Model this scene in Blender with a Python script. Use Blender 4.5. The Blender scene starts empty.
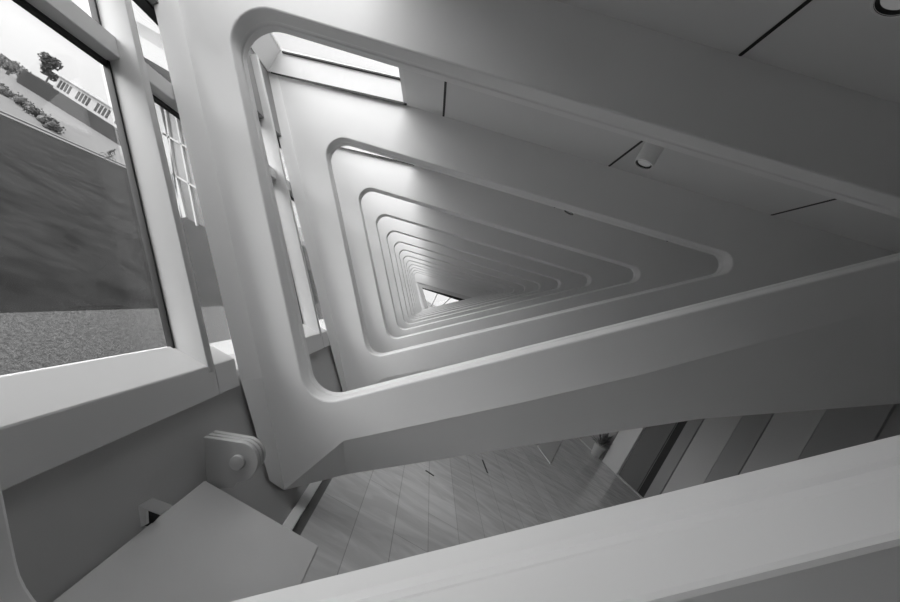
import bpy, bmesh, math, random
from mathutils import Vector, Matrix, Quaternion

# ------------------------------------------------------------------ frame of reference
# corridor runs along +Y, Z up.  Ribs repeat every S metres; eye is at (0, 0, EYE).
S, F, EYE = 2.0, 400.0, 1.6
UN = S / F                      # metres per unit
VX, VY = 432.0, 300.0           # where the corridor's direction meets the picture
ROLL = math.radians(30)
CR, SR = math.cos(ROLL), math.sin(ROLL)

# ------------------------------------------------------------------ camera
cam_d = bpy.data.cameras.new('camera'); cam = bpy.data.objects.new('camera', cam_d)
bpy.context.scene.collection.objects.link(cam)
cam_d.sensor_width = 36.0; cam_d.lens = 36.0 * F / 900.0
cam_d.clip_start = 0.02; cam_d.clip_end = 2000
rx = Vector((CR, 0, SR)); dn = Vector((SR, 0, -CR))
fwd = Vector((0, 1, 0)); cam_d.shift_x = (450 - VX) / 900.0; cam_d.shift_y = -(301 - VY) / 900.0
right = (rx - fwd * rx.dot(fwd)).normalized()
up = right.cross(fwd).normalized()
M = Matrix((right, up, -fwd)).transposed().to_4x4()
M.translation = Vector((0, 0, EYE))
cam.matrix_world = M
bpy.context.scene.camera = cam

# ------------------------------------------------------------------ world: overcast sky
w = bpy.data.worlds.new('overcast_sky'); bpy.context.scene.world = w
w.use_nodes = True
nt = w.node_tree; nt.nodes.clear()
wo = nt.nodes.new('ShaderNodeOutputWorld'); bg = nt.nodes.new('ShaderNodeBackground')
tc = nt.nodes.new('ShaderNodeTexCoord'); sx = nt.nodes.new('ShaderNodeSeparateXYZ')
cr = nt.nodes.new('ShaderNodeValToRGB'); nz = nt.nodes.new('ShaderNodeTexNoise')
mx = nt.nodes.new('ShaderNodeMixRGB'); mx.blend_type = 'MULTIPLY'; mx.inputs[0].default_value = 0.10
nz.inputs['Scale'].default_value = 3.0; nz.inputs['Detail'].default_value = 5
cr.color_ramp.elements[0].position = 0.0; cr.color_ramp.elements[0].color = (0.42, 0.42, 0.42, 1)
cr.color_ramp.elements[1].position = 0.75; cr.color_ramp.elements[1].color = (1.0, 1.0, 1.0, 1)
nt.links.new(tc.outputs['Generated'], sx.inputs[0]); nt.links.new(sx.outputs['Z'], cr.inputs[0])
nt.links.new(tc.outputs['Generated'], nz.inputs['Vector'])
nt.links.new(cr.outputs[0], mx.inputs[1]); nt.links.new(nz.outputs['Fac'], mx.inputs[2])
nt.links.new(mx.outputs[0], bg.inputs[0]); nt.links.new(bg.outputs[0], wo.inputs[0])
bg.inputs[1].default_value = 0.68
sun_d = bpy.data.lights.new('veiled_sun', 'SUN'); sun_d.energy = 3.2; sun_d.angle = math.radians(95)
sun = bpy.data.objects.new('veiled_sun', sun_d); bpy.context.scene.collection.objects.link(sun)
sun.rotation_euler = Vector((0.74, 0.56, -0.28)).to_track_quat('-Z', 'Y').to_euler()

sc = bpy.context.scene
sc.view_settings.view_transform = 'Standard'; sc.view_settings.look = 'None'
sc.view_settings.gamma = 1.0; sc.view_settings.use_curve_mapping = False
sc.view_settings.exposure = 2.08
sc.cycles.max_bounces = 14; sc.cycles.diffuse_bounces = 8; sc.cycles.transparent_max_bounces = 24
sc.cycles.glossy_bounces = 4
sc.cycles.sample_clamp_indirect = 6

# ------------------------------------------------------------------ coordinates
def uv(px, py):
    dx, dy = px - VX, py - VY
    return CR * dx + SR * dy, SR * dx - CR * dy
def P(u, v, D):                  # ray (u, v) at depth D (in rib spacings)
    return Vector((u * D * UN, D * S, EYE + v * D * UN))
def W(x, z, D):                  # x, z in units from the eye
    return Vector((x * UN, D * S, EYE + z * UN))
def px_z(px, py, z):             # meeting with the level z
    u, v = uv(px, py); D = (z - EYE) / (v * UN)
    return P(u, v, D)
def px_d(px, py, D):
    u, v = uv(px, py); return P(u, v, D)
A_ = (0.680, -0.733)             # down the leaning facade
N_ = (-0.733, -0.680)            # outward from it
def FC(off, s):                  # facade coordinates (units) -> x, z units
    return (N_[0] * off + A_[0] * s, N_[1] * off + A_[1] * s)
def ceil_z(x): return 414.0 + 0.235 * x if x > -275 else 349.4 + 0.30 * (x + 275)

# ------------------------------------------------------------------ materials
def mat(name, g, rough=0.5, metal=0.0, noise=None, bump=None, spec=0.5):
    m = bpy.data.materials.new(name); m.use_nodes = True
    t = m.node_tree; b = t.nodes['Principled BSDF']
    b.inputs['Base Color'].default_value = (g, g, g, 1)
    b.inputs['Roughness'].default_value = rough; b.inputs['Metallic'].default_value = metal
    b.inputs['Specular IOR Level'].default_value = spec
    co = t.nodes.new('ShaderNodeTexCoord')
    if noise:
        sc_, amt = noise
        n = t.nodes.new('ShaderNodeTexNoise'); n.inputs['Scale'].default_value = sc_; n.inputs['Detail'].default_value = 6
        r = t.nodes.new('ShaderNodeValToRGB')
        r.color_ramp.elements[0].position = 0.3; r.color_ramp.elements[1].position = 0.7
        a, c = g * (1 - amt), min(1, g * (1 + amt))
        r.color_ramp.elements[0].color = (a, a, a, 1); r.color_ramp.elements[1].color = (c, c, c, 1)
        t.links.new(co.outputs['Object'], n.inputs['Vector']); t.links.new(n.outputs['Fac'], r.inputs[0])
        t.links.new(r.outputs[0], b.inputs['Base Color'])
    if bump:
        n = t.nodes.new('ShaderNodeTexNoise'); n.inputs['Scale'].default_value = bump[0]; n.inputs['Detail'].default_value = 4
        k = t.nodes.new('ShaderNodeBump'); k.inputs['Strength'].default_value = bump[1]; k.inputs['Distance'].default_value = 0.02
        t.links.new(co.outputs['Object'], n.inputs['Vector']); t.links.new(n.outputs['Fac'], k.inputs['Height'])
        t.links.new(k.outputs[0], b.inputs['Normal'])
    return m
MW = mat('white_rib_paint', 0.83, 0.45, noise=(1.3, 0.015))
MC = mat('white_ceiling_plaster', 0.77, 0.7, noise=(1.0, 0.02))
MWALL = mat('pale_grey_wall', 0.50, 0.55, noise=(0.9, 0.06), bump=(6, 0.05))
MSILL = mat('white_sill', 0.70, 0.4)
MMUL = mat('painted_aluminium', 0.66, 0.38)
MBLK = mat('black_gasket', 0.012, 0.5)
MHEAD = mat('grey_facade_panel', 0.26, 0.5)
MREV = mat('white_reveal', 0.8, 0.6)
MSTRIP = mat('dark_floor_strip', 0.10, 0.4)
MDARK = mat('dark_wall', 0.06, 0.8)
MPLATE = mat('painted_steel', 0.50, 0.4, noise=(3, 0.05))
MBENCH = mat('satin_painted_metal', 0.58, 0.4, noise=(2.5, 0.04))
MSPOT = mat('white_spot_casing', 0.80, 0.35)
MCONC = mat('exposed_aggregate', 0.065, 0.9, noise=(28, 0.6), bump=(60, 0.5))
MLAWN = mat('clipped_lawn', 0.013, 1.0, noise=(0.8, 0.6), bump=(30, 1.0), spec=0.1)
MPATH = mat('pale_paving', 0.10, 0.9, noise=(0.12, 0.06))
MKERB = mat('kerb_stone', 0.12, 0.9)
MSHRUB = mat('shrub_leaves', 0.06, 0.8, noise=(1.5, 0.6))
MTREE = mat('tree_leaves', 0.03, 0.8, noise=(1.0, 0.4))
MBARK = mat('bark', 0.08, 0.9)
MPAV = mat('pale_render', 0.24, 0.8)
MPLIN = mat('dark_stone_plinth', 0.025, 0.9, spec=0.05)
MWIN = mat('dark_window_glass', 0.03, 0.6, spec=0.05)
MROOF = mat('grey_roof', 0.28, 0.7)
MBAYG = mat('screen_grey_glass', 0.13, 0.15)
MBAYW = mat('white_bay_cladding', 0.38, 0.6)
MSKIN = mat('skin', 0.35, 0.6); MCLOTH = mat('dark_clothing', 0.06, 0.8); MTYRE = mat('rubber', 0.04, 0.7)
MPOT = mat('pot_glaze', 0.5, 0.4); MLEAF = mat('plant_leaves', 0.16, 0.6, noise=(12, 0.5))
MP1 = mat('wall_panel_light', 0.46, 0.35); MP2 = mat('wall_panel_mid', 0.30, 0.35)
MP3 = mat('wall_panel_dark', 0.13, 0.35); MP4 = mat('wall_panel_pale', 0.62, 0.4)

def glass(name, tint=0.94, ior=1.5):
    m = bpy.data.materials.new(name); m.use_nodes = True
    t = m.node_tree; t.nodes.clear()
    o = t.nodes.new('ShaderNodeOutputMaterial'); x = t.nodes.new('ShaderNodeMixShader')
    ge = t.nodes.new('ShaderNodeNewGeometry'); vm = t.nodes.new('ShaderNodeVectorMath'); vm.operation = 'DOT_PRODUCT'
    t.links.new(ge.outputs['Normal'], vm.inputs[0]); t.links.new(ge.outputs['Incoming'], vm.inputs[1])
    def mth(op, a, b=None):
        n = t.nodes.new('ShaderNodeMath'); n.operation = op
        for i, q in enumerate((a, b)):
            if q is None: continue
            if isinstance(q, (int, float)): n.inputs[i].default_value = q
            else: t.links.new(q, n.inputs[i])
        return n
    ab = mth('ABSOLUTE', vm.outputs['Value']); om = mth('SUBTRACT', 1.0, ab.outputs[0]); om.use_clamp = True
    pw = mth('POWER', om.outputs[0], 5.0); ml = mth('MULTIPLY', pw.outputs[0], 0.96); f = mth('ADD', ml.outputs[0], 0.04)
    a = t.nodes.new('ShaderNodeBsdfTransparent'); a.inputs[0].default_value = (tint, tint, tint, 1)
    g = t.nodes.new('ShaderNodeBsdfGlossy'); g.inputs['Roughness'].default_value = 0.0
    t.links.new(f.outputs[0], x.inputs[0]); t.links.new(a.outputs[0], x.inputs[1])
    t.links.new(g.outputs[0], x.inputs[2]); t.links.new(x.outputs[0], o.inputs[0])
    return m
MGL = glass('window_glass', 0.90); MGLC = glass('clear_skylight_glass', 0.74)
def emit(name, g, s):
    m = bpy.data.materials.new(name); m.use_nodes = True
    b = m.node_tree.nodes['Principled BSDF']
    b.inputs['Base Color'].default_value = (g, g, g, 1)
    b.inputs['Emission Color'].default_value = (1, 1, 1, 1); b.inputs['Emission Strength'].default_value = s
    return m
MLENS = emit('lit_lens', 0.2, 0.03)

# marble planks: long boards along Y, width 0.29 m
def marble():
    m = bpy.data.materials.new('polished_marble_planks'); m.use_nodes = True
    t = m.node_tree; b = t.nodes['Principled BSDF']; L = t.links.new
    co = t.nodes.new('ShaderNodeTexCoord')
    mp = t.nodes.new('ShaderNodeMapping'); mp.inputs['Rotation'].default_value = (0, 0, math.radians(90))
    mp.inputs['Location'].default_value = (0, -0.02 + 0.29, 0)
    br = t.nodes.new('ShaderNodeTexBrick')
    br.offset = 0.37; br.inputs['Scale'].default_value = 1.0
    br.inputs['Brick Width'].default_value = 1.45; br.inputs['Row Height'].default_value = 0.29
    br.inputs['Mortar Size'].default_value = 0.0035; br.inputs['Mortar Smooth'].default_value = 0.2
    br.inputs['Color1'].default_value = (0.80, 0.80, 0.80, 1); br.inputs['Color2'].default_value = (0.70, 0.70, 0.70, 1)
    br.inputs['Mortar'].default_value = (0.50, 0.50, 0.50, 1)
    n1 = t.nodes.new('ShaderNodeTexNoise'); n1.inputs['Scale'].default_value = 1.6; n1.inputs['Detail'].default_value = 8
    n1.inputs['Distortion'].default_value = 1.6
    mp2 = t.nodes.new('ShaderNodeMapping'); mp2.inputs['Rotation'].default_value = (0, 0, math.radians(20))
    mp2.inputs['Scale'].default_value = (1.0, 3.4, 1)
    r = t.nodes.new('ShaderNodeValToRGB')
    r.color_ramp.elements[0].position = 0.35; r.color_ramp.elements[0].color = (0.78, 0.78, 0.78, 1)
    r.color_ramp.elements[1].position = 0.62; r.color_ramp.elements[1].color = (1, 1, 1, 1)
    x = t.nodes.new('ShaderNodeMixRGB'); x.blend_type = 'MULTIPLY'; x.inputs[0].default_value = 1
    L(co.outputs['Object'], mp.inputs[0]); L(mp.outputs[0], br.inputs['Vector'])
    L(co.outputs['Object'], mp2.inputs[0]); L(mp2.outputs[0], n1.inputs['Vector']); L(n1.outputs['Fac'], r.inputs[0])
    L(br.outputs['Color'], x.inputs[1]); L(r.outputs[0], x.inputs[2]); L(x.outputs[0], b.inputs['Base Color'])
    b.inputs['Roughness'].default_value = 0.22
    return m
MFLOOR = marble()

# ------------------------------------------------------------------ helpers
C = bpy.context.scene.collection
def link(name, bm, m, parent=None, smooth=False):
    me = bpy.data.meshes.new(name)
    bmesh.ops.recalc_face_normals(bm, faces=bm.faces[:])
    bm.to_mesh(me); bm.free()
    o = bpy.data.objects.new(name, me); C.objects.link(o)
    for q in (m if isinstance(m, (list, tuple)) else [m]): me.materials.append(q)
    if smooth:
        for p in me.polygons: p.use_smooth = True
        try: me.set_sharp_from_angle(angle=math.radians(35))
        except Exception: pass
    if parent: o.parent = parent; o.matrix_parent_inverse = parent.matrix_world.inverted()
    return o
def tag(o, label=None, cat=None, group=None, kind=None):
    if label: o['label'] = label
    if cat: o['category'] = cat
    if group: o['group'] = group
    if kind: o['kind'] = kind
    return o
def struct(o): o['kind'] = 'structure'; return o
def empty(name, loc):
    o = bpy.data.objects.new(name, None); C.objects.link(o)
    o.location = loc; o.matrix_world = Matrix.Translation(loc); return o
def prism(bm, pts, y0, y1):      # pts = list of (x, z) in metres, extruded along Y
    a = [bm.verts.new((p[0], y0, p[1])) for p in pts]; b = [bm.verts.new((p[0], y1, p[1])) for p in pts]
    n = len(pts)
    bm.faces.new(a); bm.faces.new(b[::-1])
    for i in range(n): bm.faces.new((a[i], b[i], b[(i + 1) % n], a[(i + 1) % n]))
def uprism(bm, pts, D0, D1):     # same with units and depths
    prism(bm, [(p[0] * UN, EYE + p[1] * UN) for p in pts], D0 * S, D1 * S)
def box(bm, x0, x1, y0, y1, z0, z1): prism(bm, [(x0, z0), (x1, z0), (x1, z1), (x0, z1)], y0, y1)
def bevel(bm, w_, seg=2):
    bmesh.ops.recalc_face_normals(bm, faces=bm.faces[:])
    es = [e for e in bm.edges if len(e.link_faces) == 2 and e.calc_face_angle(0) > 0.6]
    bmesh.ops.bevel(bm, geom=es, offset=w_, segments=seg, affect='EDGES', profile=0.5)
def cyl(bm, p0, p1, r0, r1=None, n=24, cap=True):
    r1 = r0 if r1 is None else r1
    p0, p1 = Vector(p0), Vector(p1); d = (p1 - p0).normalized()
    q = d.to_track_quat('Z', 'Y'); a, b = [], []
    for i in range(n):
        t = 2 * math.pi * i / n; c = Vector((math.cos(t), math.sin(t), 0))
        a.append(bm.verts.new(p0 + q @ (c * r0))); b.append(bm.verts.new(p1 + q @ (c * r1)))
    for i in range(n): bm.faces.new((a[i], a[(i + 1) % n], b[(i + 1) % n], b[i]))
    if cap: bm.faces.new(a[::-1]); bm.faces.new(b)
def copy_tree(o, off, parent=None):
    c = o.copy(); C.objects.link(c); c.parent = parent
    if parent is None: c.matrix_world = Matrix.Translation(off) @ o.matrix_world
    else: c.matrix_parent_inverse = o.matrix_parent_inverse.copy()
    for ch in list(o.children): copy_tree(ch, off, c)
    return c
def ordinal(i): return ['first', 'second', 'third', 'fourth', 'fifth', 'sixth', 'seventh', 'eighth', 'ninth', 'tenth',
                        'eleventh', 'twelfth', 'thirteenth', 'fourteenth', 'fifteenth'][i]

NR = 13                                  # ribs beyond the camera's own one
YEND = 14.3 * S                         # end wall
YBACK = -4.0 * S

# ------------------------------------------------------------------ the setting
# floor
bm = bmesh.new(); box(bm, 4 * UN, 6.75, YBACK, YEND, -0.2, 0.0); struct(link('floor', bm, MFLOOR))
bm = bmesh.new(); box(bm, -7 * UN, 4 * UN, YBACK, YEND, -0.2, 0.0); struct(link('trim_1', bm, MSTRIP))
bm = bmesh.new(); box(bm, -20 * UN, -7 * UN, YBACK, YEND, -0.2, 0.035); bevel(bm, 0.006); struct(link('trim_2', bm, MW))
# leaning wall under the sill
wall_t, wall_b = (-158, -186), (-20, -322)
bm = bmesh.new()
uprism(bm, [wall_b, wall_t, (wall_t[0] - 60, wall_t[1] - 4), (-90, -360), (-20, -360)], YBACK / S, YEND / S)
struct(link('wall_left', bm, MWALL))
# sill: level top, leaning face
GO, MO = 264.0, 233.0                    # glass and inner mullion offsets
g_s = FC(GO, 10)
sill_out = (-202, -170); sill_in = (-161, -170); sill_lo = (-140.5, -193.5)
for i in range(-4, 15):                  # joints at each mullion
    bm = bmesh.new()
    uprism(bm, [sill_out, sill_in, sill_lo, (sill_lo[0] - 12, sill_lo[1] - 8), (-200, -188), (-215, -180)],
           max(YBACK / S, i + 0.38), min(YEND / S, i + 1.029))
    uprism(bm, [sill_out, sill_in, sill_lo, (sill_lo[0] - 12, sill_lo[1] - 8), (-200, -188), (-215, -180)],
           max(YBACK / S, i + 0.031), min(YEND / S, i + 0.137))
    bevel(bm, 0.004, 1)
    struct(link('trim_%d' % (i + 8), bm, MSILL))
# head panel of the facade
HS0, HS1 = -430, -588
a, b_ = FC(GO + 6, HS0), FC(GO + 6, HS1); c_, d_ = FC(GO - 18, HS1 + 4), FC(GO - 18, HS0)
bm = bmesh.new(); uprism(bm, [a, b_, c_, d_], YBACK / S, YEND / S); struct(link('trim_22', bm, MHEAD))
bm = bmesh.new(); uprism(bm, [FC(GO + 3, HS0), FC(GO + 3, HS0 + 5), FC(GO - 9, HS0 + 5), FC(GO - 9, HS0)], YBACK / S, YEND / S)
struct(link('trim_23', bm, MBLK))

bm = bmesh.new(); uprism(bm, [FC(GO + 4, 20), FC(GO + 4, HS0), FC(GO - 4, HS0), FC(GO - 4, 20)], YBACK / S, -1.0)  # unseen panel added in place of glazing, blocks light on the near rib
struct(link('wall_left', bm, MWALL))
# ceiling: one slab with a skylight opening per bay ahead; unseen rear kept solid to block light
XL, XO, XR = -577.0, -275.0, 1350.0
DFAR = [k + 0.235 for k in range(0, NR + 2)]
def cbox(bm, x0, x1, D0, D1, th=40):
    uprism(bm, [(x0, ceil_z(x0)), (x1, ceil_z(x1)), (x1, ceil_z(x1) + th), (x0, ceil_z(x0) + th)], D0, D1)
bm = bmesh.new()
cbox(bm, XO, XR, YBACK / S, YEND / S)
prev = YBACK / S
OPN = 0.42
for k in range(0, NR + 1):
    cbox(bm, XL, XO, prev, k + OPN); prev = k + 1.235
cbox(bm, XL, XO, prev, YEND / S)
struct(link('ceiling', bm, MC))

# right wall, back wall, end wall
bm = bmesh.new(); box(bm, 6.75, 6.95, YBACK, YEND, -0.2, EYE + (ceil_z(1350) + 40) * UN); struct(link('wall_right', bm, MP2))
full = [(-20, -322), (1390, -322), (1390, ceil_z(1390) + 30), (-600, ceil_z(-600) + 30), (-560, 250), (-215, -180)]
bm = bmesh.new(); uprism(bm, full, YBACK / S - 0.1, YBACK / S); struct(link('wall_back', bm, MDARK))  # unseen behind the eye, made dark to keep the near right ceiling dim
# end wall with triangular window
DE = YEND / S
tri = [uv(417, 282), uv(481, 300), uv(425.5, 310.5)]
tri_o = [(p[0] * DE, p[1] * DE) for p in tri]
gi = [uv(422, 287.5), uv(467, 300), uv(428.5, 308)]
tri_i = [(p[0] * DE, p[1] * DE) for p in gi]
bm = bmesh.new()
def ring_wall(bm, outer, inner, D0, D1):
    loops = []
    for D in (D0, D1):
        vo = [bm.verts.new((p[0] * UN, D * S, EYE + p[1] * UN)) for p in outer]
        vi = [bm.verts.new((p[0] * UN, D * S, EYE + p[1] * UN)) for p in inner]
        es = [bm.edges.new((L[i], L[(i + 1) % len(L)])) for L in (vo, vi) for i in range(len(L))]
        bmesh.ops.triangle_fill(bm, use_beauty=True, use_dissolve=False, edges=es)
        loops.append((vo, vi))
    for j in (0, 1):
        A, B = loops[0][j], loops[1][j]; n = len(A)
        for i in range(n): bm.faces.new((A[i], A[(i + 1) % n], B[(i + 1) % n], B[i]))
ring_wall(bm, full, tri_o, DE, DE + 0.15)
struct(link('wall_end', bm, MW))
ew = empty('window_20', W(tri_o[2][0], tri_o[2][1], DE)); struct(ew)
bm = bmesh.new(); ring_wall(bm, [(p[0] * .995, p[1] * .995) for p in tri_o], tri_i, DE + 0.03, DE + 0.1); link('window_frame', bm, MMUL, ew)
bm = bmesh.new()
ti = [(tri_i[0][0] * .96, tri_i[0][1] * .96), (tri_i[1][0] * .96, tri_i[1][1] * .96)]
for (p, q) in ((tri_i[0], tri_i[1]),):
    uprism(bm, [p, q, (q[0] * .93, q[1] * .8), (p[0] * .9, p[1] * .86)], DE + 0.02, DE + 0.05)
link('gasket', bm, MBLK, ew)
bm = bmesh.new(); uprism(bm, tri_i, DE + 0.06, DE + 0.065); link('pane', bm, MGL, ew)
for t in (0.36, 0.68):
    bm = bmesh.new()
    p = (tri_i[0][0] + (tri_i[1][0] - tri_i[0][0]) * t, tri_i[0][1] + (tri_i[1][1] - tri_i[0][1]) * t)
    q = (tri_i[2][0] + (tri_i[1][0] - tri_i[2][0]) * (t - .3), tri_i[2][1] + (tri_i[1][1] - tri_i[2][1]) * (t - .3))
    uprism(bm, [(p[0] - 6, p[1]), (p[0] + 6, p[1]), (q[0] + 6, q[1]), (q[0] - 6, q[1])], DE + 0.045, DE + 0.075)
    link('window_bar', bm, MMUL, ew)

# ------------------------------------------------------------------ facade windows, one per bay
def make_window(D, near=True):
    base = FC(MO, 22); r = struct(empty('window_%d' % (int(round(D)) + 1), W(base[0], base[1], D)))
    # mullion (fin) on the near side of the pane
    bm = bmesh.new()
    uprism(bm, [FC(MO, 22), FC(MO, -560), FC(GO + 4, -560), FC(GO + 4, 10)], D, D + 0.03)
    bevel(bm, 0.008, 2); link('mullion', bm, MMUL, r, True)
    # black gaskets either side of the mullion
    for (d0, d1) in ((D - 0.007, D), (D + 0.03, D + 0.04)):
        bm = bmesh.new(); uprism(bm, [FC(GO - 3, 14), FC(GO - 3, HS0), FC(GO + 3, HS0), FC(GO + 3, 14)], d0, d1)
        link('gasket', bm, MBLK, r)
    # transom with gasket beneath
    bm = bmesh.new(); uprism(bm, [FC(250, -304), FC(250, -327), FC(GO + 3, -327), FC(GO + 3, -304)], D - 0.955, D)
    bevel(bm, 0.004, 1); link('transom', bm, MMUL, r)
    bm = bmesh.new(); uprism(bm, [FC(GO - 2, -300), FC(GO - 2, -304), FC(GO + 3, -304), FC(GO + 3, -300)], D - 0.955, D)
    link('gasket', bm, MBLK, r)
    for s0, s1 in ((12, -300), (-327, HS0)):
        bm = bmesh.new(); uprism(bm, [FC(GO, s0), FC(GO, s1), FC(GO + 2, s1), FC(GO + 2, s0)], D - 0.94, D - 0.02)
        link('pane', bm, MGL, r)
    return r
w0 = make_window(0.0)
for i in range(1, 15):
    c = copy_tree(w0, Vector((0, i * S, 0))); c.name = 'window_%d' % (i + 1)

# ------------------------------------------------------------------ skylights
def make_skylight(k):
    D0, D1 = k + OPN, k + 1.235
    r = empty('skylight', W(XO, ceil_z(XO), (D0 + D1) / 2))
    tag(r, 'x', 'skylight', 'skylights in the sloping ceiling')
    H = 52
    # white reveal: four sides as one upstand
    bm = bmesh.new()
    xs0, xs1 = XL + 4, XO
    def side(x0, x1, d0, d1):
        uprism(bm, [(x0, ceil_z(x0)), (x1, ceil_z(x1)), (x1, ceil_z(x1) + H + 6), (x0, ceil_z(x0) + H + 6)], d0, d1)
    side(xs0 - 6, xs1 + 6, D1 + 0.0005, D1 + 0.03)
    side(xs0 - 6, xs1 + 6, D0 - 0.03, D0 - 0.0005)
    side(xs0 - 8, xs0, D0, D1)
    side(xs1, xs1 + 8, D0, D1)
    link('reveal', bm, MREV, r)
    bm = bmesh.new()
    for (d0, d1) in ((D1 - 0.012, D1),):
        uprism(bm, [(xs0 + 8, ceil_z(xs0) + H - 1.5), (xs1, ceil_z(xs1) + H - 1.5), (xs1, ceil_z(xs1) + H + 2), (xs0 + 8, ceil_z(xs0) + H + 2)], d0, d1)
    link('gasket', bm, MBLK, r)
    bm = bmesh.new()
    uprism(bm, [(xs0 + 8, ceil_z(xs0) - 1.5), (xs1 + 8, ceil_z(xs1) - 2), (xs1 + 8, ceil_z(xs1) + 3.5), (xs0 + 8, ceil_z(xs0) + 1)], D1 - 0.006, D1 + 0.0)
    link('shadow_gap', bm, MBLK, r)
    bm = bmesh.new()
    uprism(bm, [(xs0, ceil_z(xs0) + H), (xs1, ceil_z(xs1) + H), (xs1, ceil_z(xs1) + H + 2), (xs0, ceil_z(xs0) + H + 2)], D0, D1)
    link('pane', bm, MGLC, r)
    return r
sk = make_skylight(0)
sk['label'] = 'open corner skylight with white reveal above the nearest bay, mostly behind the nearest full rib'
sk['label'] = 'skylight with white reveal over the bay before the nearest full rib'
for k in range(1, NR + 1):
    c = copy_tree(sk, Vector((0, k * S, 0)))
    c['label'] = ('big bright skylight with white reveal seen at top left through the nearest full rib' if k == 1 else
                  'skylight seen as a bright sliver over a black line inside the second full rib' if k == 2 else
                  'skylight over the %s bay counted away from the camera' % ordinal(k))

# ------------------------------------------------------------------ triangular ribs
def fillet(pts, radii, seg=10):
    out = []; n = len(pts)
    for i in range(n):
        p = Vector(pts[i]); a = Vector(pts[i - 1]) - p; b = Vector(pts[(i + 1) % n]) - p
        a.normalize(); b.normalize(); ang = a.angle(b); r = radii[i]
        t = r / math.tan(ang / 2); c = p + (a + b).normalized() * (r / math.sin(ang / 2))
        s_, e_ = p + a * t - c, p + b * t - c
        tot = s_.angle(e_); sgn = 1 if s_.x * e_.y - s_.y * e_.x > 0 else -1
        for j in range(seg + 1):
            q = Matrix.Rotation(sgn * tot * j / seg, 2); out.append(tuple(c + q @ s_))
    return out
K = 1.27
FD, BD, CD = 0.25, 0.365, 0.33           # crease plane, back plane, outer chamfer plane
hole_A = fillet([(-421, 199), (-67, -194), (584, 436)], [40, 37, 26])
hole_B = fillet([(-408, 205), (-57.5, -186.6), (610, 446)], [38, 34, 26])
hole_C = fillet([(-418, 200), (-66, -196), (588, 435.5)], [38, 34, 26])
# crease and outer loops, (x, z) units ; left side flush chamfer
def cz(x, d=0): return ceil_z(x) + d
lo = 266
def left_line(off, x):  # z on the line n.p = off
    return (off + 0.754 * x) / -0.657
def meet_ceiling(off, lift=26):   # n.p=off with ceiling
    x = -(off + 0.680 * (431.9 + lift)) / (0.733 + 0.680 * 0.30); return (x, cz(x, lift))
o_tl = meet_ceiling(260); c_tl = meet_ceiling(226)
crease = [c_tl, (-135, -190), (-56, -280), (-41, -298), (-8, -208), (160, -56), (272, 49), (500, 278), (750, 506), (1120, cz(1120, 26)), (-275, cz(-275, 26))]
outer = [o_tl, (-144, -190), (-59, -278), (-42, -301), (17, -258), (219, -94), (386, 40), (608, 192), (880, 410), (1180, cz(1180, 26)), (-275, cz(-275, 27))]
outer_in = outer[:4] + [(60, -300), (275, -150), (420, -5)] + outer[7:]
odep = [0.26, 0.15, 0.17, 0.26] + [CD] * (len(outer) - 4)
odep[-1] = odep[-2] = 0.26
back_l = [meet_ceiling(258), (-170, -195), (-66, -316), (-40, -320.5)]
def dense(L, deps, n=6):                 # subdivide the straight runs a little
    return L, deps
def make_rib(hole, outer=outer):
    bm = bmesh.new()
    def V(p, d): return bm.verts.new((p[0] * UN, d * S, EYE + p[1] * UN))
    vc = [V(p, FD) for p in crease]; vo = [V(p, d) for p, d in zip(outer, odep)]; vb = [V(p, BD) for p in back_l + outer[4:]]
    # hole: bevelled front edge, straight lining, bevelled back edge
    def offset(L, a):
        n = len(L); out = []
        for i in range(n):
            p = Vector(L[i]); t = (Vector(L[(i + 1) % n]) - Vector(L[i - 1])).normalized()
            nn = Vector((t.y, -t.x)); out.append(tuple(p + nn * a))
        return out
    area = sum(hole[i][0] * hole[(i + 1) % len(hole)][1] - hole[(i + 1) % len(hole)][0] * hole[i][1] for i in range(len(hole)))
    sg = 1 if area > 0 else -1
    rings = []
    b = 2.2
    MD = FD + 0.058
    for d, a in ((FD, b), (FD + 0.0015, b * .35), (FD + 0.0055, 0), (MD, 0), (MD + 0.006, 0.7), (MD + 0.016, 0.7), (MD + 0.022, -0.7), (BD - 0.0055, -0.7), (BD - 0.0015, -0.7 + b * .35), (BD, b - 0.7)):
        rings.append([V(p, d) for p in offset(hole, a * sg)])
    n = len(hole)
    for A, B in zip(rings, rings[1:]):
        for i in range(n): bm.faces.new((A[i], A[(i + 1) % n], B[(i + 1) % n], B[i])).smooth = True
    def fill(outer_v, inner_v):
        es = []
        for L in (outer_v, inner_v):
            for i in range(len(L)):
                e = bm.edges.get((L[i], L[(i + 1) % len(L)])) or bm.edges.new((L[i], L[(i + 1) % len(L)])); es.append(e)
        bmesh.ops.triangle_fill(bm, use_beauty=True, use_dissolve=False, edges=es)
    fill(vc, rings[0]); fill(vb, rings[-1])
    m = len(vc)
    for i in range(m):
        j = (i + 1) % m
        bm.faces.new((vc[i], vc[j], vo[j], vo[i])); bm.faces.new((vo[i], vo[j], vb[j], vb[i]))
    o = link('triangular_rib', bm, MW, None)
    for p in o.data.polygons:            # smooth only the lining of the opening
        p.use_smooth = True
    try: o.data.set_sharp_from_angle(angle=math.radians(13))
    except Exception: pass
    return o
rib = make_rib(hole_C); rib_big = make_rib(hole_A); rib.location.y = 0.027 * S; rib_inner = make_rib(hole_B, outer_in)
tag(rib, 'white rib whose lower bar runs blurred across the bottom edge, closest of all ribs', 'rib', 'white triangular ribs along the gallery')
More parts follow.
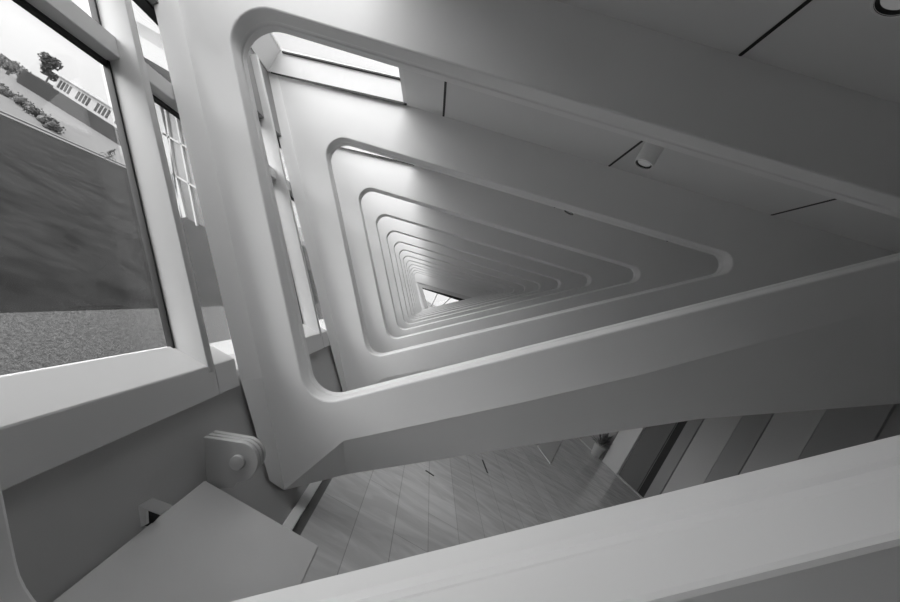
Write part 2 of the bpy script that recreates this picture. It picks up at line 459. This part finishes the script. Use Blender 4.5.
for k in range(1, NR + 1):
    c = rib_big if k == 1 else rib_inner if k == 2 else rib_inner.copy()
    if k > 2: C.objects.link(c)
    c.location = (0, k * S, 0)
    c['group'] = rib['group']; c['category'] = 'rib'
    c['label'] = ('large white triangular rib framing the whole view down the gallery' if k == 1 else
                  'white triangular rib framed directly inside the largest one' if k == 2 else
                  'white triangular rib, %s counted inward from the largest one as first' % ordinal(k - 1) if k < NR else
                  'innermost tiny white triangular rib around the far end window')

# ------------------------------------------------------------------ ceiling slots and spotlights
def slot(x, d0, d1):
    bm = bmesh.new(); w_ = 2.2; y0, y1 = d0 * S, d1 * S
    prof = [(y0, -1), (y1, -1)]
    n = 8; pts = []
    ro = 2.2 * UN
    for i in range(n + 1):
        t = -math.pi / 2 + math.pi * i / n; pts.append((x * UN + ro * math.sin(t), y1 + ro * math.cos(t)))
    for i in range(n + 1):
        t = math.pi / 2 + math.pi * i / n; pts.append((x * UN + ro * math.sin(t), y0 + ro * math.cos(t)))
    A = []; B = []
    for (X, Y) in pts:
        z = EYE + ceil_z(X / UN) * UN
        A.append(bm.verts.new((X, Y, z - 0.004))); B.append(bm.verts.new((X, Y, z + 0.012)))
    bm.faces.new(A); bm.faces.new(B[::-1])
    for i in range(len(A)): bm.faces.new((A[i], A[(i + 1) % len(A)], B[(i + 1) % len(A)], B[i]))
    return link('ceiling_slot', bm, MBLK)
xs = [(-184, 'nearest the skylights'), (194, 'next to the spotlight'), (565, 'farthest right')]
for j, (x, side) in enumerate(xs):
    base = slot(x, 0.40, 1.243)
    for k in range(0, NR):
        o = base if k == 0 else base.copy()
        if k: C.objects.link(o); o.location = (0, k * S, 0)
        elif j == 1: o.location = (-14 * UN, 0, -14 * UN * 0.235)
        bay = ('in front of the largest full rib' if k == 0 else 'between the largest rib and the next' if k == 1 else
               'in the %s bay along' % ordinal(k))
        tag(o, 'thin black ceiling slot %s, %s' % (side, bay), 'ceiling slot', 'black ceiling slots')
def make_spot():
    x, D = 211, 0.83
    zt = ceil_z(x); zb = 408
    r = empty('spotlight', W(x, zt, D)); rad = 17 * UN
    X, Y = x * UN, D * S; z1 = EYE + (zt + 3) * UN; z0 = EYE + zb * UN
    bm = bmesh.new(); n = 40
    def ring(rr, z): return [bm.verts.new((X + rr * math.cos(2 * math.pi * i / n), Y + rr * math.sin(2 * math.pi * i / n), z)) for i in range(n)]
    R = [ring(rad, z1), ring(rad, z0 + 0.004), ring(rad - 0.004, z0), ring(rad - 0.010, z0), ring(rad - 0.012, z0 + 0.004), ring(rad - 0.022, z0 + 0.03)]
    for A, B in zip(R, R[1:]):
        for i in range(n): bm.faces.new((A[i], A[(i + 1) % n], B[(i + 1) % n], B[i]))
    bm.faces.new(R[0][::-1])
    cs_ = link('casing', bm, MSPOT, r, True)
    bm = bmesh.new(); cyl(bm, (X, Y, z0 + 0.0015), (X, Y, z0 + 0.006), rad - 0.0115, rad - 0.0125, 40, False)
    cyl(bm, (X, Y, z0 + 0.006), (X, Y, z0 + 0.024), rad - 0.0125, rad - 0.028, 40, False)
    link('black_baffle', bm, MBLK, cs_, True)
    bm = bmesh.new(); cyl(bm, (X, Y, z0 + 0.018), (X, Y, z0 + 0.028), rad - 0.026, rad - 0.024, 32); link('lens', bm, MLENS, cs_)
    return r
# height of the drop: 58 units below the ceiling
def _spot():
    return make_spot()
sp = _spot()
tag(sp, 'white cylindrical ceiling spotlight cut off by the top right corner', 'spotlight', 'white cylindrical ceiling spotlights')
for k in range(1, 6):
    c = copy_tree(sp, Vector((0, k * S, 0)))
    c['label'] = ('white cylindrical spotlight on the ceiling just inside the largest rib' if k == 1 else
                  'small white spotlight peeking out below the edge of the second full rib' if k == 2 else
                  'white cylindrical spotlight in the %s ceiling bay away from the camera' % ordinal(k))

# ------------------------------------------------------------------ bench, pin bracket, small bracket at the wall
bm = bmesh.new()
zt_, x0_, x1_ = -239.5, -95, 22.5
bx = empty('bench_cabinet', W(-36, -320, 0.66))
tag(bx, 'plain grey flat-topped metal cabinet against the leaning wall at lower left', 'cabinet')
uprism(bm, [(x0_, zt_), (x1_, zt_), (x1_, zt_ - 5), (x0_ + 1, zt_ - 5)], 0.43, 0.89); bevel(bm, 0.008, 3); link('top', bm, MBENCH, bx, True)
bm = bmesh.new(); uprism(bm, [(x0_ + 9, zt_ - 5), (x1_ - 3, zt_ - 5), (x1_ - 3, -319.5), (5, -319.5), (-8, -313), (-12, -313)], 0.44, 0.89); link('body', bm, MBENCH, bx)

def plate_pts(cx, cz_, r, n=14):
    # rounded nose at the right, plate runs back to the wall
    pts = []
    for i in range(n + 1):
        t = math.radians(95) - math.radians(135) * i / n
        pts.append((cx + r * math.cos(t), cz_ + r * math.sin(t)))
    return pts
pb = empty('pin_bracket', W(-100, -245, 1.07))
tag(pb, 'grey steel pin bracket with rounded plates on the wall beside the cabinet', 'bracket')
cu, cv = uv(238, 462)
PD = 0.90
def plate(D0, D1, r, du=0, dv=0):
    bm = bmesh.new()
    cx, cz_ = cu * PD + du, cv * PD + dv
    pts = []
    n = 20
    for i in range(n + 1):               # rounded nose
        t = math.radians(108) - math.radians(170) * i / n
        pts.append((cx + r * math.cos(t), cz_ + r * math.sin(t)))
    tl = uv(203.5, 437); pts = [(tl[0] * PD + du, tl[1] * PD + dv)] + pts
    bl = uv(207, 490); br = uv(233, 488)
    pts += [(br[0] * PD + du, br[1] * PD + dv), (bl[0] * PD + du, bl[1] * PD + dv)]
    uprism(bm, pts, D0, D1); bevel(bm, 0.003, 1); return bm
link('plate', plate(0.90, 0.912, 18), MPLATE, pb)
link('plate', plate(0.918, 0.93, 17.5), MPLATE, pb)
link('plate', plate(0.936, 0.95, 17), MPLATE, pb)
bm = bmesh.new(); cyl(bm, W(cu * PD, cv * PD, 0.892), W(cu * PD, cv * PD, 0.99), 6.6 * UN, n=28); bevel(bm, 0.004, 2); link('pin', bm, MPLATE, pb, True)

sb = empty('channel_bracket', W(-110, -236, 0.75))
tag(sb, 'small bent white channel bracket sticking out of the leaning wall behind the cabinet', 'bracket')
bm = bmesh.new()
q = [uv(138, 506), uv(152.5, 497.5), uv(172, 505), uv(160, 514)]
def DP(p, D): return (p[0] * D, p[1] * D)
D = 0.69
a4 = [Vector(P(p[0], p[1], D)) for p in q]
def slab(bm, pts, nrm):
    A = [bm.verts.new(p) for p in pts]; B = [bm.verts.new(p + nrm) for p in pts]
    bm.faces.new(A); bm.faces.new(B[::-1])
    for i in range(len(A)): bm.faces.new((A[i], A[(i + 1) % len(A)], B[(i + 1) % len(A)], B[i]))
slab(bm, a4, Vector((0.002, 0.004, -0.006)))
link('flange', bm, MSPOT, sb)
bm = bmesh.new()
q2 = [uv(138, 506), uv(145, 506), uv(146, 524), uv(141, 527)]
slab(bm, [P(p[0], p[1], D + 0.004) for p in q2], Vector((0.004, 0.01, 0)))
link('web', bm, MSPOT, sb)
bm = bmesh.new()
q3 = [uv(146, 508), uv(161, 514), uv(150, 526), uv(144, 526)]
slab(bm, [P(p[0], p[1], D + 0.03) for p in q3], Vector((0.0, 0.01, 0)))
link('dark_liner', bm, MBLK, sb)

# ------------------------------------------------------------------ right wall: upright panels
def wpanel(u0, u1, m, label, th=6.0, z1=None):
    XW = 1350.0
    d0, d1 = XW / u1, XW / u0
    bm = bmesh.new()
    uprism(bm, [(XW - th, -319), (XW - 0.4, -319), (XW - 0.4, 640), (XW - th, 640)], d0, d1)
    o = link('wall_panel', bm, m); tag(o, label, 'wall panel', 'upright panels along the right wall'); return o
wpanel(206, 228, MP2, 'mid grey wall panel left of the bright pilaster beyond the black slot')
wpanel(230, 249.5, MP4, 'pale upright pilaster left of the dark panel on the right wall', 14)
wpanel(250, 274, MP3, 'dark grey upright panel immediately left of the black slot')
wpanel(274.8, 283, MBLK, 'narrow black upright slot between the wall panels', 2)
wpanel(283.6, 296, MP2, 'narrow mid grey wall panel immediately right of the black slot', 8)
wpanel(297, 328, MP1, 'wide light grey wall panel second to the right of the black slot')
wpanel(329, 354, MP2, 'mid grey wall panel third to the right of the black slot', 8)
wpanel(355, 398, MP1, 'light grey wall panel fourth to the right of the black slot')
wpanel(399, 455, MP2, 'wall panel nearest the right edge, farthest right of the black slot', 8)
bm = bmesh.new(); box(bm, 6.69, 6.75, YBACK, YEND, 0.0, 0.03); struct(link('baseboard_right', bm, MP1))

# floor items
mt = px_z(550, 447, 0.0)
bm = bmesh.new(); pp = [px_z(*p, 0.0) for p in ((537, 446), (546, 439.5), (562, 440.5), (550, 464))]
slab(bm, pp, Vector((0, 0, 0.012))); tag(link('floor_patch', bm, MP4), 'small pale flat patch on the marble floor', 'mat')  # thin pale four-sided patch raised on the floor
for (a1, a2, lab) in (((425.5, 470.5), (434, 476), 'short dark slot in the marble floor under the lower bar of the largest rib'),
                      ((482.5, 460), (487.5, 473), 'short dark slot in the marble floor right of the other floor slot')):
    p, q = px_z(*a1, 0.0), px_z(*a2, 0.0); d = (q - p).normalized(); nn = Vector((-d.y, d.x, 0)) * 0.012
    bm = bmesh.new(); slab(bm, [p + nn, q + nn, q - nn, p - nn], Vector((0, 0, 0.004))); tag(link('floor_slot', bm, MBLK), lab, 'floor slot')
# potted plant near the wall
random.seed(4)
D = 5.95; pu = uv(606, 436)[0] * D * UN
pl = empty('potted_plant', (pu, D * S, 0)); tag(pl, 'leafy potted plant standing on the floor near the right wall', 'plant')
bm = bmesh.new(); cyl(bm, (pu, D * S, 0.0), (pu, D * S, 0.34), 0.12, 0.17); bevel(bm, 0.01, 2); link('pot', bm, MPOT, pl, True)
bm = bmesh.new()
for i in range(70):
    a = random.uniform(0, 6.28); e = random.uniform(0.2, 1.4); L = random.uniform(0.25, 0.5)
    d = Vector((math.cos(a) * math.cos(e), math.sin(a) * math.cos(e), math.sin(e)))
    s = Vector((-math.sin(a), math.cos(a), 0)) * 0.035; b0 = Vector((pu, D * S, 0.33)) + d * L * 0.25
    t0 = b0 + d * L * .6; t1 = b0 + d * L + Vector((0, 0, -0.06))
    up_ = Vector((0, 0, 0.006))
    vs = [bm.verts.new(p) for p in (b0, t0 + s, t1, t0 - s, t0 + up_ * 2)]
    bm.faces.new((vs[0], vs[1], vs[4])); bm.faces.new((vs[1], vs[2], vs[4])); bm.faces.new((vs[2], vs[3], vs[4])); bm.faces.new((vs[3], vs[0], vs[4]))
link('foliage', bm, MLEAF, pl)

# ------------------------------------------------------------------ outside
GZ = EYE - 4.8
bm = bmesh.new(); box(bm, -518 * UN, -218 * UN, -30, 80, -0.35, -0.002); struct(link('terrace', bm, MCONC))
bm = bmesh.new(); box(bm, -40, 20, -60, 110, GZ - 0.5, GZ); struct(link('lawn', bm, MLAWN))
bm = bmesh.new(); box(bm, -40.9, -40, -60, 110, GZ - 0.5, GZ + 0.12); struct(link('kerb', bm, MKERB))
bm = bmesh.new(); box(bm, -43.2, -42.4, -60, 110, GZ - 0.3, GZ + 0.10); struct(link('kerb', bm, MKERB))
bm = bmesh.new(); box(bm, -600, -40.9, -60, 600, GZ - 0.6, GZ - 0.02); box(bm, -40.9, 300, 110, 600, GZ - .6, GZ - .02); struct(link('pavement', bm, MPATH))

# projecting glazed screen on the far part of the same facade
D = 4.0
def scr(px, py): u, v = uv(px, py); return (u * D, v * D)
bs = empty('glazed_bay', P(*uv(203, 225), D)); tag(bs, 'tall glazed bay with white bars projecting outside the facade beyond the window', 'glazed bay')
gl_ = [scr(150, 66), scr(150 + 50, 66 + 29), scr(215, 232), scr(186, 218)]
bm = bmesh.new(); uprism(bm, gl_, D, D + 0.05); link('pane', bm, MBAYG, bs)
def line(bm, a, b, w_, dd=0.03):
    a = Vector(scr(*a)); b = Vector(scr(*b)); n = (b - a).normalized(); n = Vector((-n.y, n.x)) * w_
    uprism(bm, [tuple(a + n), tuple(b + n), tuple(b - n), tuple(a - n)], D - dd, D)
for a1, a2, w_ in (((164, 92), (182, 218), 3), ((172, 90), (198, 226), 3.0), ((186, 100), (215, 232), 3.0),
                   ((160, 132), (205, 158), 3.0), ((166, 170), (212, 197), 3.0), ((150, 66), (186, 218), 7)):
    bm = bmesh.new(); line(bm, a1, a2, w_); link('glazing_bar', bm, MBAYW, bs)
bm = bmesh.new(); line(bm, (152, 75), (176, 212), 12, 0.02); link('white_panel', bm, MBAYW, bs)
bm = bmesh.new(); uprism(bm, [scr(134, 40), scr(200, 80), scr(200, 96), scr(134, 58)], D - 0.35, D + 0.3); link('cornice', bm, MBAYW, bs)
bm = bmesh.new(); uprism(bm, [scr(128, 20), scr(200, 62), scr(200, 80), scr(131, 40)], D - 0.15, D + 0.3); link('fascia', bm, MPAV, bs)

# low pavilion by the path
pa = px_d(19, 77, 51); pb_ = px_d(126, 147, 43)
fd = Vector((pb_.x - pa.x, pb_.y - pa.y, 0)); Lf = fd.length; fd.normalize(); bn = Vector((-fd.y, fd.x, 0))
if bn.y < 0: bn = -bn
zb_ = (pa.z + pb_.z) / 2
pv = empty('pavilion', (pa.x, pa.y, GZ)); tag(pv, 'long low pale building with grouped windows over a dark plinth', 'building')
pv_l = lambda t, d, z: Vector((pa.x, pa.y, 0)) + fd * t + bn * d + Vector((0, 0, z))
def pbox(bm, t0, t1, d0, d1, zf0, zf1):  # heights given as functions of t so that the base follows the slope
    vs = [bm.verts.new(pv_l(t, d, z(t))) for z in (zf0, zf1) for (t, d) in ((t0, d0), (t1, d0), (t1, d1), (t0, d1))]
    for f in ((0, 3, 2, 1), (4, 5, 6, 7), (0, 1, 5, 4), (1, 2, 6, 5), (2, 3, 7, 6), (3, 0, 4, 7)): bm.faces.new([vs[i] for i in f])
zs = lambda off: (lambda t: pa.z + (pb_.z - pa.z) * t / Lf + off)
flat = lambda z: (lambda t: z)
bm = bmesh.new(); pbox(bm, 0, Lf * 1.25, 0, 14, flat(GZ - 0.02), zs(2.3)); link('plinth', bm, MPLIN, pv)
bm = bmesh.new(); pbox(bm, Lf * .26, Lf * 1.25, 1.0, 13, zs(2.3), zs(5.6)); pw_ = link('wall', bm, MPAV, pv)
bm = bmesh.new(); pbox(bm, Lf * .22, Lf * 1.25, 0.2, 14, zs(5.6), zs(6.1)); link('roof', bm, MROOF, pv)
for g in range(5):
    for i in range(4):
        t = Lf * (0.285 + 0.175 * g) + i * Lf * 0.032
        bm = bmesh.new(); pbox(bm, t, t + Lf * 0.02, 0.94, 1.1, zs(2.9), zs(4.9)); link('window', bm, MWIN, pw_)
# cupola
ct = Lf * 0.70
bm = bmesh.new(); pbox(bm, ct - 2, ct + 6.5, 3, 10, zs(6.1), zs(7.6)); link('lantern_base', bm, MROOF, pv)
cu_ = bm = bmesh.new(); pbox(bm, ct - 0.6, ct + 5, 4, 9, zs(10.2), zs(10.8)); link('lantern_roof', bm, MROOF, pv)
for i in range(4):
    bm = bmesh.new(); pbox(bm, ct - .3 + i * 1.6, ct + .2 + i * 1.6, 4.2, 8.6, zs(7.6), zs(10.2)); link('lantern_post', bm, MPLIN if i % 2 else MPAV, pv)

def blob(bm, c, r, sq=(1, 1, 1), seed=0, sub=2):
    res = bmesh.ops.create_icosphere(bm, subdivisions=sub, radius=1.0)
    rnd = random.Random(seed)
    for v in res['verts']:
        k_ = r * rnd.uniform(0.72, 1.18)
        v.co = Vector((v.co.x * k_ * sq[0], v.co.y * k_ * sq[1], v.co.z * k_ * sq[2])) + Vector(c)
def leaves(bm, c, r, n, size, rnd):
    for i in range(n):
        d = Vector((rnd.gauss(0, 1), rnd.gauss(0, 1), rnd.gauss(0, 1))).normalized() * r * rnd.uniform(0.6, 1.15)
        p = Vector(c) + d; a = Vector((rnd.gauss(0, 1), rnd.gauss(0, 1), rnd.gauss(0, 1))).normalized() * size
        b = a.orthogonal().normalized() * size * .7
        vs = [bm.verts.new(p + x) for x in (a, b, -a, -b)]; bm.faces.new(vs)
# tree
rnd = random.Random(7)
tb = px_d(50.5, 74, 62); tc_ = px_d(52, 67, 62); tr = empty('tree', (tb.x, tb.y, GZ))
tag(tr, 'dark leafy tree standing behind the long low pale building', 'tree')
bm = bmesh.new(); cyl(bm, (tb.x, tb.y, GZ), (tb.x, tb.y, tc_.z), 0.35, 0.18, 10); link('trunk', bm, MBARK, tr)
bm = bmesh.new()
for i in range(9):
    o_ = Vector((rnd.uniform(-2.2, 2.2), rnd.uniform(-1.6, 1.6), rnd.uniform(-2.2, 2.2)))
    leaves(bm, Vector(tc_) + o_, 1.4, 80, 0.4, rnd)
    blob(bm, Vector(tc_) + o_, 0.75, seed=i, sub=1)
link('foliage', bm, MTREE, tr)
# clipped shrubs and boulders by the path
rnd = random.Random(11)
spots_ = [(1, 88), (9, 93), (17, 99), (25, 104), (33, 111), (41, 117), (49, 124)]
for i, (x, y) in enumerate(spots_):
    p = px_z(x, y + 5, GZ)
    bm = bmesh.new()
    for j in range(5):
        c0 = p + Vector((rnd.uniform(-.8, .8), rnd.uniform(-.7, .7), rnd.uniform(.3, .7)))
        blob(bm, c0, 0.45, seed=i * 7 + j, sub=1); leaves(bm, c0, 0.55, 40, 0.12, rnd)
    o = link('low_shrub', bm, MSHRUB); 
    tag(o, ['low shrub at the left picture edge', 'low shrub second from the left edge', 'low shrub third from the left edge',
            'low shrub in the middle of the row', 'low shrub third from the right end', 'low shrub second from the right end',
            'low shrub at the right end of the row'][i] + ', on pale paving beyond the lawn', 'shrub', 'low shrubs on the paving')
rnd = random.Random(15)
for i, (x, y) in enumerate([(2, 58), (12, 63), (22, 70), (32, 77), (42, 84)]):
    p = px_z(x - 2, y + 4.5, GZ) if False else px_d(x, y + 3, 56)
    bm = bmesh.new()
    for j in range(6):
        c0 = Vector((p.x, p.y, max(p.z, GZ))) + Vector((rnd.uniform(-1.5, 1.5), rnd.uniform(-.8, .8), rnd.uniform(-1, .8)))
        blob(bm, c0, 1.0, seed=i * 9 + j, sub=1); leaves(bm, c0, 1.15, 40, 0.3, rnd)
    cyl(bm, (p.x, p.y, GZ), (p.x, p.y, max(p.z, GZ) ), 0.4, 0.3, 8)
    o = link('distant_bush', bm, MSHRUB)
    tag(o, ['distant bush at the left picture edge', 'distant bush second from the left edge', 'distant bush in the middle of the far row',
            'distant bush second from the tree', 'distant bush closest to the tree'][i] + ', behind the dark plinth', 'bush', 'distant bushes')

# ------------------------------------------------------------------ cyclist
cp = px_z(106, 161, GZ); hd = Vector((-0.55, 0.83, 0)).normalized(); 
base = Vector((cp.x, cp.y, GZ)); hd = Vector((1, 0.25, 0)).normalized(); sd = Vector((-hd.y, hd.x, 0)); Z = Vector((0, 0, 1))
def L3(f, s, z): return base + hd * f + sd * s + Z * z
bk = empty('bicycle', base); tag(bk, 'bicycle ridden on the pale paving beyond the lawn', 'bicycle')
for f in (-0.52, 0.52):
    bm = bmesh.new(); n, m_ = 36, 6; R_, r_ = 0.34, 0.022; grid = []
    for i in range(n):
        a = 2 * math.pi * i / n; row = []
        for j in range(m_):
            b = 2 * math.pi * j / m_; rr = R_ + r_ * math.cos(b)
            row.append(bm.verts.new(L3(f + rr * math.cos(a), r_ * math.sin(b), 0.362 + rr * math.sin(a))))
        grid.append(row)
    for i in range(n):
        for j in range(m_): bm.faces.new((grid[i][j], grid[(i + 1) % n][j], grid[(i + 1) % n][(j + 1) % m_], grid[i][(j + 1) % m_]))
    for i in range(0, 12):
        a = 2 * math.pi * i / 12; cyl(bm, L3(f, 0, .362), L3(f + R_ * math.cos(a), 0, .362 + R_ * math.sin(a)), 0.004, n=4)
    link('wheel', bm, MTYRE, bk)
bm = bmesh.new()
J = dict(bb=L3(-.05, 0, .3), st=L3(-.2, 0, .88), hd=L3(.36, 0, .86), rw=L3(-.52, 0, .36), fw=L3(.52, 0, .36))
for a, b in (('bb', 'st'), ('st', 'hd'), ('bb', 'hd'), ('bb', 'rw'), ('st', 'rw'), ('hd', 'fw')): cyl(bm, J[a], J[b], 0.018, n=8)
link('frame', bm, MTYRE, bk)
bm = bmesh.new(); cyl(bm, J['hd'], L3(.34, 0, .98), 0.015, n=8); cyl(bm, L3(.4, -.25, 1.0), L3(.4, .25, 1.0), 0.014, n=8); link('handlebar', bm, MTYRE, bk)
bm = bmesh.new(); cyl(bm, L3(-.34, 0, .93), L3(-.08, 0, .93), 0.07, 0.03, n=10); link('saddle', bm, MTYRE, bk)
def skin_ok(name, pts, edges, rad, m, parent=None, sub=1):
    me = bpy.data.meshes.new(name); bm_ = bmesh.new()
    lay = bm_.verts.layers.skin.verify()
    vs = [bm_.verts.new(p) for p in pts]; [bm_.edges.new((vs[a], vs[b])) for a, b in edges]
    for v, r_ in zip(vs, rad): v[lay].radius = (r_, r_)
    vs[0][lay].use_root = True
    bm_.to_mesh(me); bm_.free()
    o = bpy.data.objects.new(name, me); C.objects.link(o)
    md = o.modifiers.new('skin', 'SKIN'); md.use_smooth_shade = True
    s_ = o.modifiers.new('sub', 'SUBSURF'); s_.levels = sub; s_.render_levels = sub
    me.materials.append(m)
    if parent: o.parent = parent; o.matrix_parent_inverse = parent.matrix_world.inverted()
    return o
pts = [L3(-.2, 0, 1.02), L3(-.08, 0, 1.22), L3(.1, 0, 1.42), L3(.16, 0, 1.52), L3(.2, 0, 1.62), L3(.22, 0, 1.72),
       L3(.08, .19, 1.42), L3(.2, .23, 1.2), L3(.39, .22, 1.06), L3(.08, -.19, 1.42), L3(.2, -.23, 1.2), L3(.39, -.22, 1.06),
       L3(-.17, .1, .98), L3(.2, .12, .86), L3(-.02, .12, .45), L3(.1, .12, .4),
       L3(-.17, -.1, .98), L3(.12, -.12, .68), L3(-.14, -.12, .26), L3(-.02, -.12, .2)]
ed = [(0, 1), (1, 2), (2, 3), (3, 4), (4, 5), (2, 6), (6, 7), (7, 8), (2, 9), (9, 10), (10, 11), (0, 12), (12, 13), (13, 14), (14, 15), (0, 16), (16, 17), (17, 18), (18, 19)]
rd = [.15, .14, .16, .06, .09, .095, .065, .05, .035, .065, .05, .035, .1, .07, .045, .04, .1, .07, .045, .04]
cyc = skin_ok('person', pts, ed, rd, MCLOTH)
tag(cyc, 'person in dark clothes bent over the handlebar riding the bicycle', 'person')
